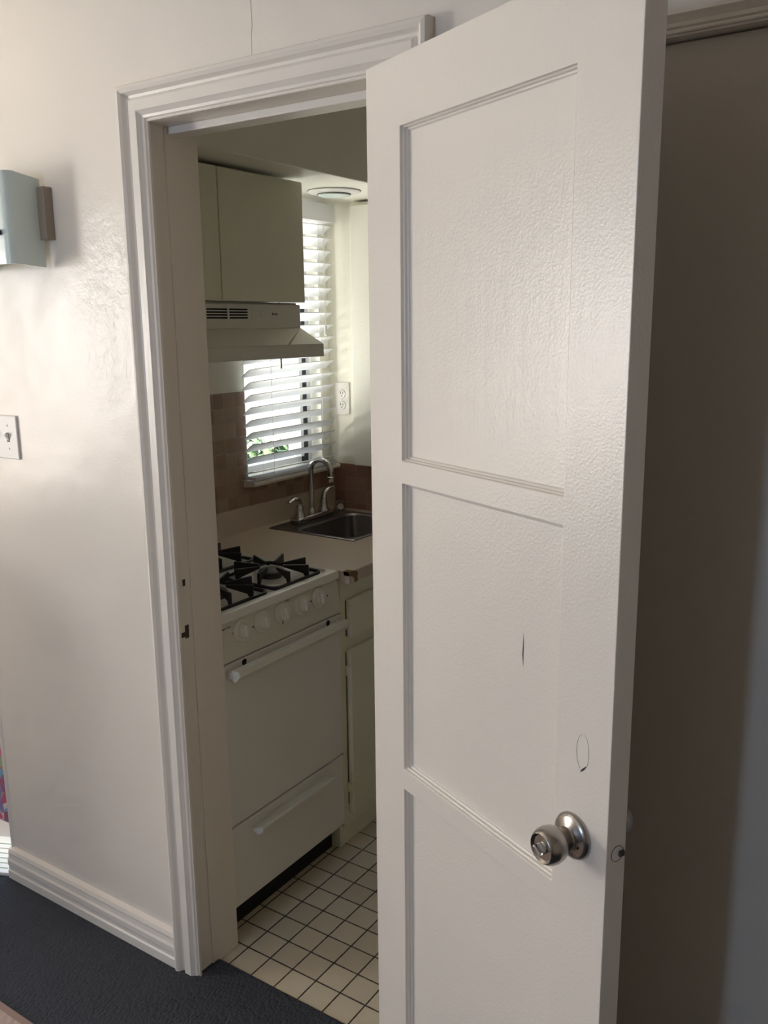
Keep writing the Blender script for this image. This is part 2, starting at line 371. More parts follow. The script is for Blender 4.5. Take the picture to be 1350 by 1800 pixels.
st = obj('strike_plate', bm, 'brown', jam); st['label'] = 'dark chipped strike recess'
bm = BM(); box(bm, XJ-.002, XJ+.0006, .023, .031, 1.025, 1.041)
st = obj('latch_hole', bm, 'brown', jam); st['label'] = 'small dark hole above the strike'
# closet
bm = BM(); casing(bm, CX0-.074, CX1+.074, CH+.074); struct('trim_3', bm, 'trim', label='white casing over the closet opening')
bm = BM(); box(bm, CX0, CX0+.02, 0, .1406, 0, CH); box(bm, CX1-.02, CX1, 0, .1406, 0, CH); box(bm, CX0+.02, CX1-.02, 0, .1406, CH-.003, CH+.001)
struct('trim_4', bm, 'trim', label='closet jamb')
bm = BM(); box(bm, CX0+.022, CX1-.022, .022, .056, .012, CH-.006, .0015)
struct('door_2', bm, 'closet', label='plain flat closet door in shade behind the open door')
# baseboards
BP = [(0, 0), (-.021, 0), (-.021, .026), (-.0175, .030), (-.0175, .040), (-.020, .045), (-.020, .060), (-.0165, .066), (-.0145, .078), (-.016, .083), (-.012, .093), (-.004, .097), (0, .099)]
bm = BM(); prism(bm, [(y, z+.004) for y, z in BP], 'x', XL, 0.0); struct('baseboard_north', bm, 'trim', label='stepped white baseboard left of the doorway')
bm = BM(); prism(bm, [(y, z+.004) for y, z in BP], 'x', .754, CX0-.074); struct('baseboard_north_right', bm, 'trim')
bm = BM()                                              # rounded plaster bead on the outside corner of the wall
tube(bm, [(XL+.006, .006, .004), (XL+.006, .006, 2.03)], .011, 16)
struct('trim_5', bm, 'wall', label='rounded corner bead at the end of the wall')
# vertical ridge of cracked paint above the casing
bm = BM(); tube(bm, [(.361, .0005, ZC), (.3608, .0005, 2.205), (.3622, .0005, 2.16), (.3596, .0005, 2.145), (.3592, .0005, 2.108)], [(.0015, .0018)]*4+[(.001, .001)], 8)
struct('trim_6', bm, 'wall', label='thin vertical ridge of cracked paint above the door casing')

# ------------------------------------------------------------------ the open door
TH = math.radians(-24.41)
DW, DTK, DH = .6009, .0363, 2.0277
dn = bpy.data.objects.new('door_1', None); 
us = [0, .1018, .4967, DW]; zs = [.010, .235, .7753, .8156, 1.3489, 1.3881, 1.9230, DH]
panels = {(1, 1), (1, 3), (1, 5)}
bm = BM(); RG = [(.0, 0), (.0006, .0055), (.0028, .0062), (.0034, .0110), (.0062, .0118), (.0068, .0142), (.0080, .0147)]
def face_side(y, sgn):
    vs = {}
    def V(u, w, z):
        k = (round(u, 5), round(w, 5), round(z, 5))
        if k not in vs: vs[k] = bm.verts.new(k)
        return vs[k]
    for i in range(3):
        for j in range(7):
            a, b, c, d = us[i], us[i+1], zs[j], zs[j+1]
            if (i, j) not in panels: bm.faces.new((V(a, y, c), V(b, y, c), V(b, y, d), V(a, y, d)))
            else:
                rings = [[V(a+q, y+sgn*e, c+q), V(b-q, y+sgn*e, c+q), V(b-q, y+sgn*e, d-q), V(a+q, y+sgn*e, d-q)] for q, e in RG]
                for p, q in zip(rings, rings[1:]):
                    for k in range(4): bm.faces.new((p[k], p[(k+1) % 4], q[(k+1) % 4], q[k]))
                bm.faces.new(rings[-1])
    return V
VA = face_side(0, 1); VB = face_side(DTK, -1)
for j in range(7):
    for u in (0, DW): bm.faces.new((VA(u, 0, zs[j]), VA(u, 0, zs[j+1]), VB(u, DTK, zs[j+1]), VB(u, DTK, zs[j])))
for i in range(3):
    for z in (zs[0], zs[-1]): bm.faces.new((VA(us[i], 0, z), VA(us[i+1], 0, z), VB(us[i+1], DTK, z), VB(us[i], DTK, z)))
bmesh.ops.recalc_face_normals(bm, faces=bm.faces[:])
me = bpy.data.meshes.new('door_1'); bm.to_mesh(me); bm.free(); me.materials.append(M['door'])
bpy.data.objects.remove(dn)
door = bpy.data.objects.new('door_1', me); C.objects.link(door); door.location = (.6582, -.0591, 0); door.rotation_euler = (0, 0, TH)
door['kind'] = 'structure'; door['label'] = 'white three-panel door standing wide open'
bevel_mod(door, .0016, 2)
def dpart(name, bm, m, parent=door, smooth=True, label=None):
    o = obj(name, bm, m, parent, smooth, local=True)
    if label: o['label'] = label
    return o
UK, ZK = .5385, .9103
KP = [(0, 0), (.0335, 0), (.0338, .003), (.032, .0065), (.027, .009), (.021, .011), (.0165, .014), (.0160, .018), (.0185, .023), (.0225, .029), (.0255, .036), (.0270, .044), (.0265, .051), (.0245, .057), (.0222, .0605), (.0208, .0615), (.0195, .0600), (.0175, .0575), (0, .057)]
R1 = Matrix.Translation((UK, 0, ZK)) @ Matrix.Rotation(math.pi/2, 4, 'X')       # local z -> -y (towards the room)
bm = BM(); lathe(bm, KP, R1, 56); k1 = dpart('door_knob', bm, 'nickel', label='satin nickel privacy knob')
bm = BM()
lathe(bm, [(0, .0565), (.0085, .0565), (.0085, .0582), (.0078, .0590), (0, .0590)], R1, 32)
b = bmesh.new(); bx = BM(); box(bx, -.0022, .0022, -.0085, .0085, .057, .0700, .0016, 3); merge(bm, bx, R1 @ Matrix.Rotation(math.radians(62), 4, 'Z')); b.free()
dpart('thumb_turn', bm, 'chrome', k1)
bm = BM(); lathe(bm, [(0, .0118), (.0022, .0118), (.0022, .0088), (0, .0088)], R1 @ Matrix.Translation((.019, -.006, 0)), 16); dpart('screw_hole', bm, 'dark', k1)
R2 = Matrix.Translation((UK, DTK, ZK)) @ Matrix.Rotation(-math.pi/2, 4, 'X')
bm = BM(); lathe(bm, KP, R2, 48); dpart('door_knob', bm, 'nickel', label='knob on the far side of the door')
RE = Matrix.Translation((DW, DTK*.56, ZK-.002)) @ Matrix.Rotation(math.pi/2, 4, 'Y')   # local z -> +x (out of the edge)
bm = BM(); lathe(bm, [(.0118, 0), (.0118, .0006), (.0112, .0006), (.0112, -.001)], RE, 32); dpart('latch_ring', bm, 'brown', label='dark chipped rim round the latch')
bm = BM(); lathe(bm, [(0, .0012), (.0100, .0010), (.0108, -.001)], RE, 32); lt = dpart('latch', bm, 'plastic', label='round white-painted latch face')
bm = BM(); box(bm, DW+.0008, DW+.005, DTK*.56+.001, DTK*.56+.010, ZK-.006, ZK+.002, .0012); dpart('latch_bolt', bm, 'brown', lt)
# raised oval scar and hairline crack in the paint
bm = BM(); pts = [(.5495+.0115*math.cos(t), -.0002, 1.0415+.0265*math.sin(t)) for t in [i*math.pi/16-math.pi/2+.5 for i in range(29)]]
tube(bm, pts, [(.0005, .0005)]*len(pts), 8); dpart('paint_scar', bm, 'door', label='raised oval scar in the paint')
bm = BM(); tube(bm, [(.5475, -.0004, 1.0120), (.5500, -.0007, 1.0150), (.5530, -.0007, 1.0180), (.5575, -.0004, 1.0235)], [.0006, .0012, .0012, .0005], 6); dpart('chip', bm, 'dark', label='dark chip below the oval scar')
bm = BM(); tube(bm, [(.4060, .0147, 1.1665), (.4067, .0145, 1.150), (.4061, .0144, 1.133), (.4071, .0147, 1.115)], [.0002, .0007, .0009, .0002], 6); dpart('hairline_crack', bm, 'brown', label='thin vertical crack in the middle panel')

# ------------------------------------------------------------------ kitchen window, blind, sill
win = thing('window_1', 'white framed kitchen window behind the blind', None, (XL+.05, 1.13, WZ0), kind='structure')
bm = BM()
for a, b, c, d in ((WY0, WY0+.03, WZ0, WZ1), (WY1-.02, WY1, WZ0, WZ1), (WY0+.03, WY1-.02, WZ0, WZ0+.03), (WY0+.03, WY1-.02, WZ1-.03, WZ1)):
    box(bm, XL+.05, XL+.10, a, b, c, d, .002)
box(bm, -.625, -.595, 1.285, 1.303, WZ0+.03, WZ1-.03, .001); box(bm, -.62, -.595, 1.333, 1.350, WZ0, WZ1, .001); 
obj('window_frame', bm, 'alu', win)
bm = BM(); box(bm, -.618, -.600, 1.303, 1.333, WZ0+.001, WZ1-.001); obj('channel', bm, 'gasket', win)['label'] = 'dark vertical sash channel'
bm = BM(); box(bm, XL+.072, XL+.076, WY0+.03, 1.303, WZ0+.03, WZ1-.03); obj('window_pane', bm, 'glass', win)
bm = BM(); prism(bm, [(X0, 1.066), (-.486, 1.072), (-.482, 1.080), (-.486, 1.0885), (X0-.08, 1.0925), (X0-.08, 1.089), (X0, 1.086)], 'y', .888, 1.385)
struct('trim_7', bm, 'trim', label='white window sill under the blind')

bl = thing('window_blind', 'white horizontal slat blind hanging over the kitchen window', 'blind', (-.50, 1.13, 1.10))
bm = BM(); box(bm, -.530, -.460, .885, 1.352, 1.9806, 2.043, .0015); obj('valance', bm, 'slat', bl)
bm = BM(); PITCH = .0442; Z1 = 1.1190
for k in range(20):
    zc = Z1 + PITCH*k; b = bmesh.new(); ny, nx = 26, 6; grid = []
    for i in range(ny+1):
        y = .890 + (1.362-.890)*i/ny; row = []
        bow = .013*min(1, max(0, (k-1)/7)); droop = -bow*((1.362-y)/.472)**2.2; sag = 0
        for j in range(nx+1):
            s = j/nx - .5; tilt = math.radians(36 if k > 0 else 14)
            row.append((-.505 + s*.049*math.cos(tilt), y, zc + s*.049*math.sin(tilt) + .0035*(1-4*s*s) + droop + sag))
        grid.append(row)
    T = [[b.verts.new(p) for p in r] for r in grid]; B = [[b.verts.new((p[0], p[1], p[2]-.0026)) for p in r] for r in grid]
    for i in range(ny):
        for j in range(nx):
            b.faces.new((T[i][j], T[i][j+1], T[i+1][j+1], T[i+1][j])); b.faces.new((B[i][j], B[i+1][j], B[i+1][j+1], B[i][j+1]))
    for i in range(ny):
        b.faces.new((T[i][0], T[i+1][0], B[i+1][0], B[i][0])); b.faces.new((T[i][nx], B[i][nx], B[i+1][nx], T[i+1][nx]))
    for j in range(nx):
        b.faces.new((T[0][j], B[0][j], B[0][j+1], T[0][j+1])); b.faces.new((T[ny][j], T[ny][j+1], B[ny][j+1], B[ny][j]))
    bmesh.ops.recalc_face_normals(b, faces=b.faces[:]); merge(bm, b)
obj('slat_rows', bm, 'slat', bl, smooth=True)
bm = BM(); box(bm, -.530, -.480, .892, 1.360, 1.0935, 1.1045, .002); obj('bottom_rail', bm, 'slat', bl)
for y in (.990, 1.275):
    for x in (-.531, -.479):
        bm = BM(); tube(bm, [(x, y, 1.10), (x, y, 1.99)], .0008, 6); obj('ladder_cord', bm, 'slat', bl)
bm = BM(); tube(bm, [(-.474, 1.300, 1.985), (-.474, 1.300, 1.615)], .001, 6)
lathe(bm, [(0, 0), (.006, .003), (.0045, .035), (.002, .04)], Matrix.Translation((-.474, 1.300, 1.578)), 12); obj('lift_cord', bm, 'slat', bl)
bm = BM(); tube(bm, [(-.478, .945+.10, 1.985), (-.478, .945+.10, 1.47)], .0035, 8); obj('tilt_wand', bm, 'steel', bl)

# ------------------------------------------------------------------ upper cabinets, hood, light, far cabinet, outlet
uc = thing('upper_cabinet', 'pale grey-green wall cabinet with two plain doors above the range hood', 'cabinet', (X0+.16, .512, 1.686))
bm = BM(); box(bm, X0, -.240, .1500, .860, 1.690, 2.040, .001); obj('carcass', bm, 'kcab', uc)
for a, b in ((.155, .4965), (.4995, .865)):
    bm = BM(); box(bm, -.2395, -.2199, a, b, 1.6858, 2.0415, .0025); obj('cabinet_door', bm, 'kcab', uc)

hd = thing('range_hood', 'cream metal range hood under the wall cabinet', 'range hood', (-.35, .56, 1.522))
bm = BM(); box(bm, X0, -.250, .250, .857, 1.6085, 1.6855, .001)
obj('hood_body', bm, 'enamel2', hd)
bm = BM(); box(bm, -.2505, -.2350, .250, .857, 1.6085, 1.6795, .002); fp = obj('front_panel', bm, 'enamel2', hd)
bm = BM(); b = bmesh.new()
def q(*ps): b.faces.new([b.verts.new(p) for p in ps])
xa, xl, zt, zl, zb = -.2350, -.1529, 1.6085, 1.5600, 1.5219
yr, yl, ym = .8655, .250, .705
q((xa, yl, zt), (xa, .857, zt), (xl-.014, ym, zl), (xl-.014, yl, zl))         # recessed front slope
q((xa, .857, zt), (xl, yr, zl), (xl, ym, zl+.001), (xl-.014, ym, zl))           # lighter corner facet
q((xl-.014, yl, zl), (xl-.014, ym, zl), (xl, ym, zl+.001), (xl, yl, zl))
q((xl, yl, zl), (xl, yr, zl), (xl+.001, yr, zb), (xl+.001, yl, zb))           # lip
q((xl+.001, yl, zb), (xl+.001, yr, zb), (X0, yr, zb), (X0, yl, zb)); q((xl, yr, zl), (xa, .857, zt), (X0, .857, zt), (X0, yr, zb), (xl+.001, yr, zb))
q((xl, yl, zl), (xl+.001, yl, zb), (X0, yl, zb), (X0, yl, zt), (xa, yl, zt), (xl-.014, yl, zl)); q((X0, yl, zt), (X0, .857, zt), (xa, .857, zt), (xa, yl, zt))
bmesh.ops.remove_doubles(b, verts=b.verts[:], dist=.0001); bmesh.ops.recalc_face_normals(b, faces=b.faces[:]); merge(bm, b)
obj('hood_canopy', bm, 'enamel2', hd)
for y0, y1 in ((.4480, .5300), (.5385, .6140)):
    bm = BM()
    for k in range(4): box(bm, -.2352, -.2344, y0, y1, 1.6375+k*.0078, 1.6422+k*.0078)
    obj('vent_slots', bm, 'dark', fp)
for y0 in (.632, .672):
    bm = BM(); box(bm, -.2352, -.2332, y0, y0+.022, 1.641, 1.660, .001); obj('rocker_switch', bm, 'enamel2', fp)
def text(name, s, size, m, parent, loc):
    c = bpy.data.curves.new('lettering', 'FONT'); c.body = s; c.size = size; c.extrude = .0002; c.align_x = 'LEFT'
    t = bpy.data.objects.new('lettering', c); C.objects.link(t)
    me = bpy.data.meshes.new_from_object(t.evaluated_get(bpy.context.evaluated_depsgraph_get()))
    bpy.data.objects.remove(t); bpy.data.curves.remove(c)
    R = Matrix(((0, 0, 1, 0), (1, 0, 0, 0), (0, 1, 0, 0), (0, 0, 0, 1)))
    me.transform(Matrix.Translation(Vector(loc) - WLOC[parent.name]) @ R); me.materials.clear(); me.materials.append(M[m])
    o = bpy.data.objects.new(name, me); C.objects.link(o); o.parent = parent; return o
text('printed_badge', 'Broan', .011, 'text', fp, (-.2348, .722, 1.6475))

dl = thing('ceiling_light', 'round flush light disc set in the soffit underside', 'ceiling light', (-.303, 1.140, ZS))
TL = Matrix.Translation((-.303, 1.140, ZS))
bm = BM(); lathe(bm, [(.089, .0), (.089, -.0035), (.083, -.006), (.056, -.010), (.053, -.0085), (0, -.0085)], TL, 48); obj('trim_ring', bm, 'plastic', dl, smooth=True)
bm = BM(); lathe(bm, [(.0906, -.0001), (.0906, -.0010), (.0888, -.0010), (.0888, -.0001)], TL, 48); obj('gap_line', bm, 'brown', dl, smooth=True)
bm = BM(); lathe(bm, [(.0545, -.0092), (.0530, -.0150), (.040, -.0185), (0, -.0200)], TL, 48); obj('lens', bm, 'frost', dl, smooth=True)
bm = BM(); lathe(bm, [(.0562, -.0098), (.0562, -.0118), (.0540, -.0118)], TL, 48); obj('lens_rim', bm, 'brown', dl, smooth=True)

fc = thing('wall_cabinet', 'tall shallow pale cabinet hung on the far kitchen wall beside the outlet', 'cabinet', (-.15, YK-.03, 1.0905))
bm = BM(); box(bm, -.398, .120, YK-.040, YK, 1.0905, 2.046, .001); obj('carcass', bm, 'kwall', fc)
bm = BM(); box(bm, -.392, .116, YK-.0560, YK-.0405, 1.0945, 2.035, .003); obj('cabinet_door', bm, 'kwall', fc)

ol = thing('wall_outlet', 'white double power outlet on the far kitchen wall near the window', 'outlet', (-.4775, YK, 1.277))
bm = BM(); box(bm, -.511, -.445, YK-.006, YK, 1.277, 1.401, .0025); obj('cover_plate', bm, 'plastic', ol)
for zc in (1.358, 1.314):
    bm = BM(); lathe(bm, [(0, .0085), (.0155, .0085), (.0165, .007), (.0165, 0)], Matrix.Translation((-.478, YK, zc)) @ Matrix.Rotation(math.pi/2, 4, 'X'), 24)
    s = obj('socket', bm, 'plastic', ol, smooth=True)
    bm = BM(); box(bm, -.4850, -.4830, YK-.0090, YK-.0083, zc-.001, zc+.009); box(bm, -.4735, -.4715, YK-.0090, YK-.0083, zc-.001, zc+.008); box(bm, -.4800, -.4760, YK-.0090, YK-.0083, zc-.0095, zc-.0055)
    obj('slots', bm, 'dark', s)
bm = BM(); lathe(bm, [(0, .0072), (.003, .0068), (.003, .005)], Matrix.Translation((-.478, YK, 1.336)) @ Matrix.Rotation(math.pi/2, 4, 'X'), 12); obj('screw', bm, 'steel', ol)

# ------------------------------------------------------------------ counter, sink, faucet
CT = .9107; CX = .087
ct = thing('countertop', 'beige laminate countertop running from the stove to the far wall', 'countertop', (-.2, 1.02, .875))
bm = BM()      # slab with an opening for the sink
SX0, SX1, SY0, SY1 = -.4911, -.1185, .9593, 1.345
for a, b, c, d in ((X0, CX, .647, SY0+.012), (X0, SX0+.012, SY0+.012, SY1-.012), (SX1-.012, CX, SY0+.012, SY1-.012), (X0, CX, SY1-.012, YK-.006)):
    box(bm, a, b-(.004 if b == CX else 0), c, d, CT-.035, CT)
tube(bm, [(CX-.004, .647, CT-.0045), (CX-.004, YK-.006, CT-.0045)], .0045, 10); box(bm, CX-.004, CX+.0004, .647, YK-.006, CT-.035, CT-.0045)
obj('counter_slab', bm, 'lam', ct)
bm = BM(); prism(bm, [(X0+.006, CT), (X0+.006, .9973), (-.530, .9990), (-.5245, .9965), (-.5221, .990), (-.5221, .925), (-.517, .915), (-.505, CT)], 'y', .647, YK-.006)
obj('counter_upstand', bm, 'lam', ct, smooth=True)
bm = BM(); random.seed(3); b = bmesh.new()
pts = [(.647, CT+.0008), (.668, CT+.0008), (.686, CT-.004), (.6925, CT-.014), (.688, CT-.019), (.6905, CT-.034), (.676, CT-.037), (.672, CT-.022), (.660, CT-.014), (.647, CT-.012)]
A = [b.verts.new((CX-.02, p[0], p[1])) for p in pts]; B = [b.verts.new((CX+.0012, p[0], p[1])) for p in pts]
b.faces.new(A[::-1]); b.faces.new(B)
for i in range(len(pts)): b.faces.new((A[i], A[(i+1) % len(pts)], B[(i+1) % len(pts)], B[i]))
bmesh.ops.recalc_face_normals(b, faces=b.faces[:]); merge(bm, b); o = obj('broken_corner', bm, 'wood', ct); o['label'] = 'brown broken corner of bare board'

sk = thing('kitchen_sink', 'small square stainless steel sink set in the counter', 'sink', (-.305, 1.15, CT-.15))
bm = BM(); b = bmesh.new()
def rr(x0, x1, y0, y1, r, z, n=5):
    out = []
    for cx, cy, a0 in ((x1-r, y1-r, 0), (x0+r, y1-r, 90), (x0+r, y0+r, 180), (x1-r, y0+r, 270)):
        for i in range(n+1):
            a = math.radians(a0 + 90*i/n); out.append((cx+r*math.cos(a), cy+r*math.sin(a), z))
    return out
loops = [rr(SX0, SX1, SY0, SY1, .004, CT+.0003), rr(SX0, SX1, SY0, SY1, .004, CT+.003), rr(SX0+.005, SX1-.005, SY0+.005, SY1-.005, .005, CT+.0055), rr(SX0+.012, SX1-.012, SY0+.012, SY1-.012, .008, CT+.0035),
         rr(-.398, SX1-.022, SY0+.022, SY1-.022, .045, CT+.0030), rr(-.392, SX1-.027, SY0+.027, SY1-.027, .045, CT-.004), rr(-.388, SX1-.031, SY0+.031, SY1-.031, .045, CT-.12), rr(-.370, SX1-.049, SY0+.049, SY1-.049, .04, CT-.145), rr(-.28, -.24, 1.13, 1.17, .018, CT-.150)]
LV = [[b.verts.new(p) for p in l] for l in loops]
for p, q_ in zip(LV, LV[1:]):
    for i in range(len(p)): b.faces.new((p[i], p[(i+1) % len(p)], q_[(i+1) % len(p)], q_[i]))
b.faces.new(LV[-1]); bmesh.ops.recalc_face_normals(b, faces=b.faces[:]); merge(bm, b)
obj('sink_bowl', bm, 'sinksteel', sk, smooth=True)
bm = BM(); lathe(bm, [(.030, .0005), (.028, .003), (.020, .001), (0, .0)], Matrix.Translation((-.26, 1.15, CT-.1495)), 28); obj('drain', bm, 'chrome', sk, smooth=True)

fa = thing('kitchen_faucet', 'chrome gooseneck faucet with two curved levers behind the sink', 'faucet', (-.45, 1.155, CT))
zf = CT+.0035
bm = BM(); box(bm, -.472, -.424, 1.052, 1.262, zf, zf+.022, .008, 4); obj('base_plate', bm, 'chrome', fa, smooth=True)
bm = BM(); lathe(bm, [(.016, 0), (.0155, .01), (.0125, .018), (.012, .022)], Matrix.Translation((-.450, 1.157, zf+.022)), 24)
sp = [(-.450, 1.157, zf+.03), (-.450, 1.157, 1.00), (-.450, 1.157, 1.090)]
for i in range(1, 12):
    a = math.pi*i/11*1.02; sp.append((-.450+.046*(1-math.cos(a)), 1.157, 1.093+.046*math.sin(a)))
sp.append((-.3575, 1.157, 1.078))
tube(bm, smooth_path(sp, 3), .0098, 18); spt = obj('spout', bm, 'chrome', fa, smooth=True)
bm = BM(); lathe(bm, [(.0105, .006), (.0125, .004), (.0125, -.012), (.0112, -.016), (0, -.016)], Matrix.Translation((-.3575, 1.157, 1.075)), 24); obj('aerator', bm, 'chrome', spt, smooth=True)
def lever(y, sgn, pts, rad):
    bm = BM(); lathe(bm, [(.0235, 0), (.0230, .006), (.0165, .014), (.0150, .030), (.0145, .038), (.011, .044), (0, .046)], Matrix.Translation((-.449, y, zf+.020)), 24)
    tube(bm, smooth_path(pts, 5), rad, 12); return obj('lever_handle', bm, 'chrome', fa, smooth=True)
def rads(n, a, b, c): return [(a+(b-a)*i/(n-1), a+(c-a)*i/(n-1)) for i in range(n)]
lever(1.085, -1, [(-.449, 1.085, .966), (-.449, 1.083, .990), (-.449, 1.066, 1.005), (-.448, 1.040, 1.003), (-.447, 1.020, .998)], rads(21, .012, .0035, .0085))
lever(1.228, 1, [(-.449, 1.228, .960), (-.449, 1.229, .982), (-.449, 1.240, 1.003), (-.448, 1.258, 1.014), (-.447, 1.284, 1.016)], rads(21, .012, .0035, .0085))

stn = thing('sink_strainer', 'small round metal strainer propped behind the sink by the faucet', 'strainer', (-.435, 1.31, CT))
Ms = Matrix.Translation((-.428, 1.305, CT+.0265)) @ Matrix.Rotation(math.radians(52), 4, 'Z') @ Matrix.Rotation(math.radians(80), 4, 'X') @ Matrix.Scale(-1, 4, (0, 0, 1)) @ Matrix.Scale(-1, 4, (1, 0, 0))
bm = BM(); lathe(bm, [(.0215, .004), (.0235, .002), (.0225, -.002), (.0205, 0), (.0200, .003), (.0215, .004)], Ms, 32)
for k in range(8):
    a = k*math.pi/4; pp = [Ms @ Vector((math.cos(a)*r, math.sin(a)*r, .002)) for r in (.004, .021)]; tube(bm, pp, .0014, 6)
obj('rim', bm, 'steel', stn, smooth=True)
bm = BM(); lathe(bm, [(0, .007), (.005, .006), (.0055, .0), (.012, -.002), (.012, -.004), (0, -.004)], Ms, 20); obj('centre_knob', bm, 'chrome', stn, smooth=True)

# ------------------------------------------------------------------ base cabinet
bc = thing('base_cabinet', 'cream painted base cabinet under the counter right of the stove', 'cabinet', (-.23, 1.02, 0))
bm = BM(); box(bm, .032, .052, .6475, YK-.008, .078, CT-.036, .001); box(bm, X0+.01, .032, .6475, .663, 0, CT-.036); box(bm, X0+.01, .032, .663, YK-.008, .078, .095); box(bm, .012, .030, .663, YK-.008, 0, .078); obj('carcass', bm, 'kcab', bc)
# y positions of drawer and door fronts
bm = BM(); box(bm, .0520, .0700, .6760, 1.060, .696, .8165, .005, 3); obj('drawer', bm, 'kcab', bc)
bm = BM(); box(bm, .0520, .0700, .6720, 1.060, .118, .6570, .005, 3); dr_ = obj('cabinet_door', bm, 'kcab', bc)
for z in (.592, .206):
    bm = BM(); box(bm, .0520, .0725, .6665, .6790, z-.016, z+.016, .002); tube(bm, [(.0722, .6700, z-.026), (.0722, .6700, z+.026)], .0032, 10); obj('hinge', bm, 'kcab', dr_)
bm = BM(); box(bm, .0522, .0528, .6690, .6722, .150, .650); box(bm, .0522, .0528, .6725, .6762, .700, .812); obj('shadow_gap', bm, 'brown', bc)

# ------------------------------------------------------------------ gas range
RX, RY0, RY1 = .0575, .1435, .6437
rg = thing('gas_range', 'white gas stove with black grates just inside the doorway', 'stove', (-.22, .394, 0))
bm = BM(); box(bm, X0+.03, .038, RY0+.001, RY1-.001, .095, .880, .002); obj('range_body', bm, 'enamel', rg)
bm = BM(); box(bm, X0+.06, .005, RY0+.01, RY1-.004, 0, .095); obj('kick_base', bm, 'dark', rg)['label'] = 'black recessed kick space'
# sloping control panel
bm = BM(); prism(bm, [(.036, .7845), (RX, .7845), (RX, .800), (.0455, .8905), (.036, .8905)], 'y', RY0, RY1); cp = bevel_mod(obj('control_panel', bm, 'enamel2', rg), .003)
PS = Vector((RX-.0455, .800-.8905)); sl_ang = math.atan2(.012, .0905)
def on_panel(z): return .0455 + (.8905-z)*(.012/.0905)
for i, y in enumerate((.2255, .3030, .3865, .4695, .5450)):
    zc = .8545
    Mk = Matrix.Translation((on_panel(zc)-.0005, y, zc)) @ Matrix.Rotation(math.pi/2-sl_ang, 4, 'Y')
    bm = BM(); lathe(bm, [(0, .0165), (.0150, .0165), (.0185, .0150), (.0200, .0110), (.0205, .0070), (.0290, .0060), (.0300, .0045), (.0300, 0)], Mk, 40)
    bx = BM(); box(bx, -.0165, .0165, -.0052, .0052, .012, .0235, .003, 3); merge(bm, bx, Mk @ Matrix.Rotation(math.radians(0 if i != 2 else 12), 4, 'Z'))
    kn = obj('control_knob', bm, 'knobw', cp, smooth=True)
    bm = BM(); bx = BM(); box(bx, -.0335-.004, -.0335+.002, -.0006, .0006, 0, .0006); merge(bm, bx, Mk)
    obj('pointer_mark', bm, 'text', kn)
    if i == 2: bm = BM(); bx = BM(); box(bx, .0205, .0265, -.010, -.006, .0062, .0070); merge(bm, bx, Mk); obj('scorch_mark', bm, 'text', kn)
for y, z in ((.1963, .8549), (.2700, .8500), (.5130, .8535), (.5880, .8500)):
    bm = BM(); lathe(bm, [(0, .0006), (.0028, .0006), (.0028, -.001)], Matrix.Translation((on_panel(z), y, z)) @ Matrix.Rotation(math.pi/2-sl_ang, 4, 'Y'), 12)
    obj('burner_marker', bm, 'text', cp)
text('printed_badge', 'Magic Chef', .0080, 'text', cp, (.0492, .1530, .8720))
bm = BM(); box(bm, .0468, .0485, .1465, .1515, .8700, .8790, .0004); obj('badge_square', bm, 'red', cp)
text('printed_scale', 'OVEN', .006, 'text', cp, (.0480, .4050, .8800))
# oven door with full-width handle, drawer with its handle
bm = BM(); box(bm, .0385, RX, RY0+.001, RY1-.001, .3335, .7810, .004, 3); od = obj('oven_door', bm, 'enamel', rg)
bm = BM()
prism(bm, [(.076, .7500), (.088, .7420), (.105, .7600), (.100, .7745), (.078, .7745)], 'y', RY0+.012, .6270)
for y in (RY0+.012, .6120): box(bm, RX-.001, .082, y, y+.015, .748, .768, .002)
bevel_mod(obj('oven_handle', bm, 'enamel2', od), .002)
for y in (.2240, .5800):
    bm = BM(); lathe(bm, [(0, .0006), (.0085, .0006), (.0085, -.001)], Matrix.Translation((RX, y, .7700)) @ Matrix.Rotation(math.pi/2, 4, 'Y'), 24)
    obj('vent_hole', bm, 'dark', od)
bm = BM(); box(bm, .0385, RX, RY0+.001, RY1-.001, .0965, .3285, .004, 3); dw = obj('broiler_drawer', bm, 'enamel', rg)
bm = BM(); prism(bm, [(RX-.001, .3010), (.072, .3030), (.096, .3130), (.100, .3090), (.100, .3000), (.086, .2880), (.074, .2880), (RX-.001, .2930)], 'y', .2200, .5450)
bevel_mod(obj('drawer_handle', bm, 'enamel2', dw), .002)
# cooktop
CZ = .9146
bm = BM(); b = bmesh.new()
lo = [rr(X0+.03, .0560, RY0-.0005, RY1+.0005, .008, .8915), rr(X0+.03, .0570, RY0-.0005, RY1+.0005, .008, .9060), rr(X0+.034, .0530, RY0+.003, RY1-.003, .008, .9130), rr(X0+.040, .0470, RY0+.008, RY1-.008, .008, CZ),
      rr(X0+.05, .0300, RY0+.014, RY1-.014, .03, CZ-.0008), rr(X0+.056, .0240, RY0+.020, RY1-.020, .03, CZ-.0080)]
LV = [[b.verts.new(p) for p in l] for l in lo]
for p, q_ in zip(LV, LV[1:]):
    for i in range(len(p)): b.faces.new((p[i], p[(i+1) % len(p)], q_[(i+1) % len(p)], q_[i]))
b.faces.new(LV[-1]); b.faces.new(LV[0][::-1]); bmesh.ops.recalc_face_normals(b, faces=b.faces[:]); merge(bm, b)
ck = obj('cooktop', bm, 'enamel', rg, smooth=True)
ZW = CZ-.008
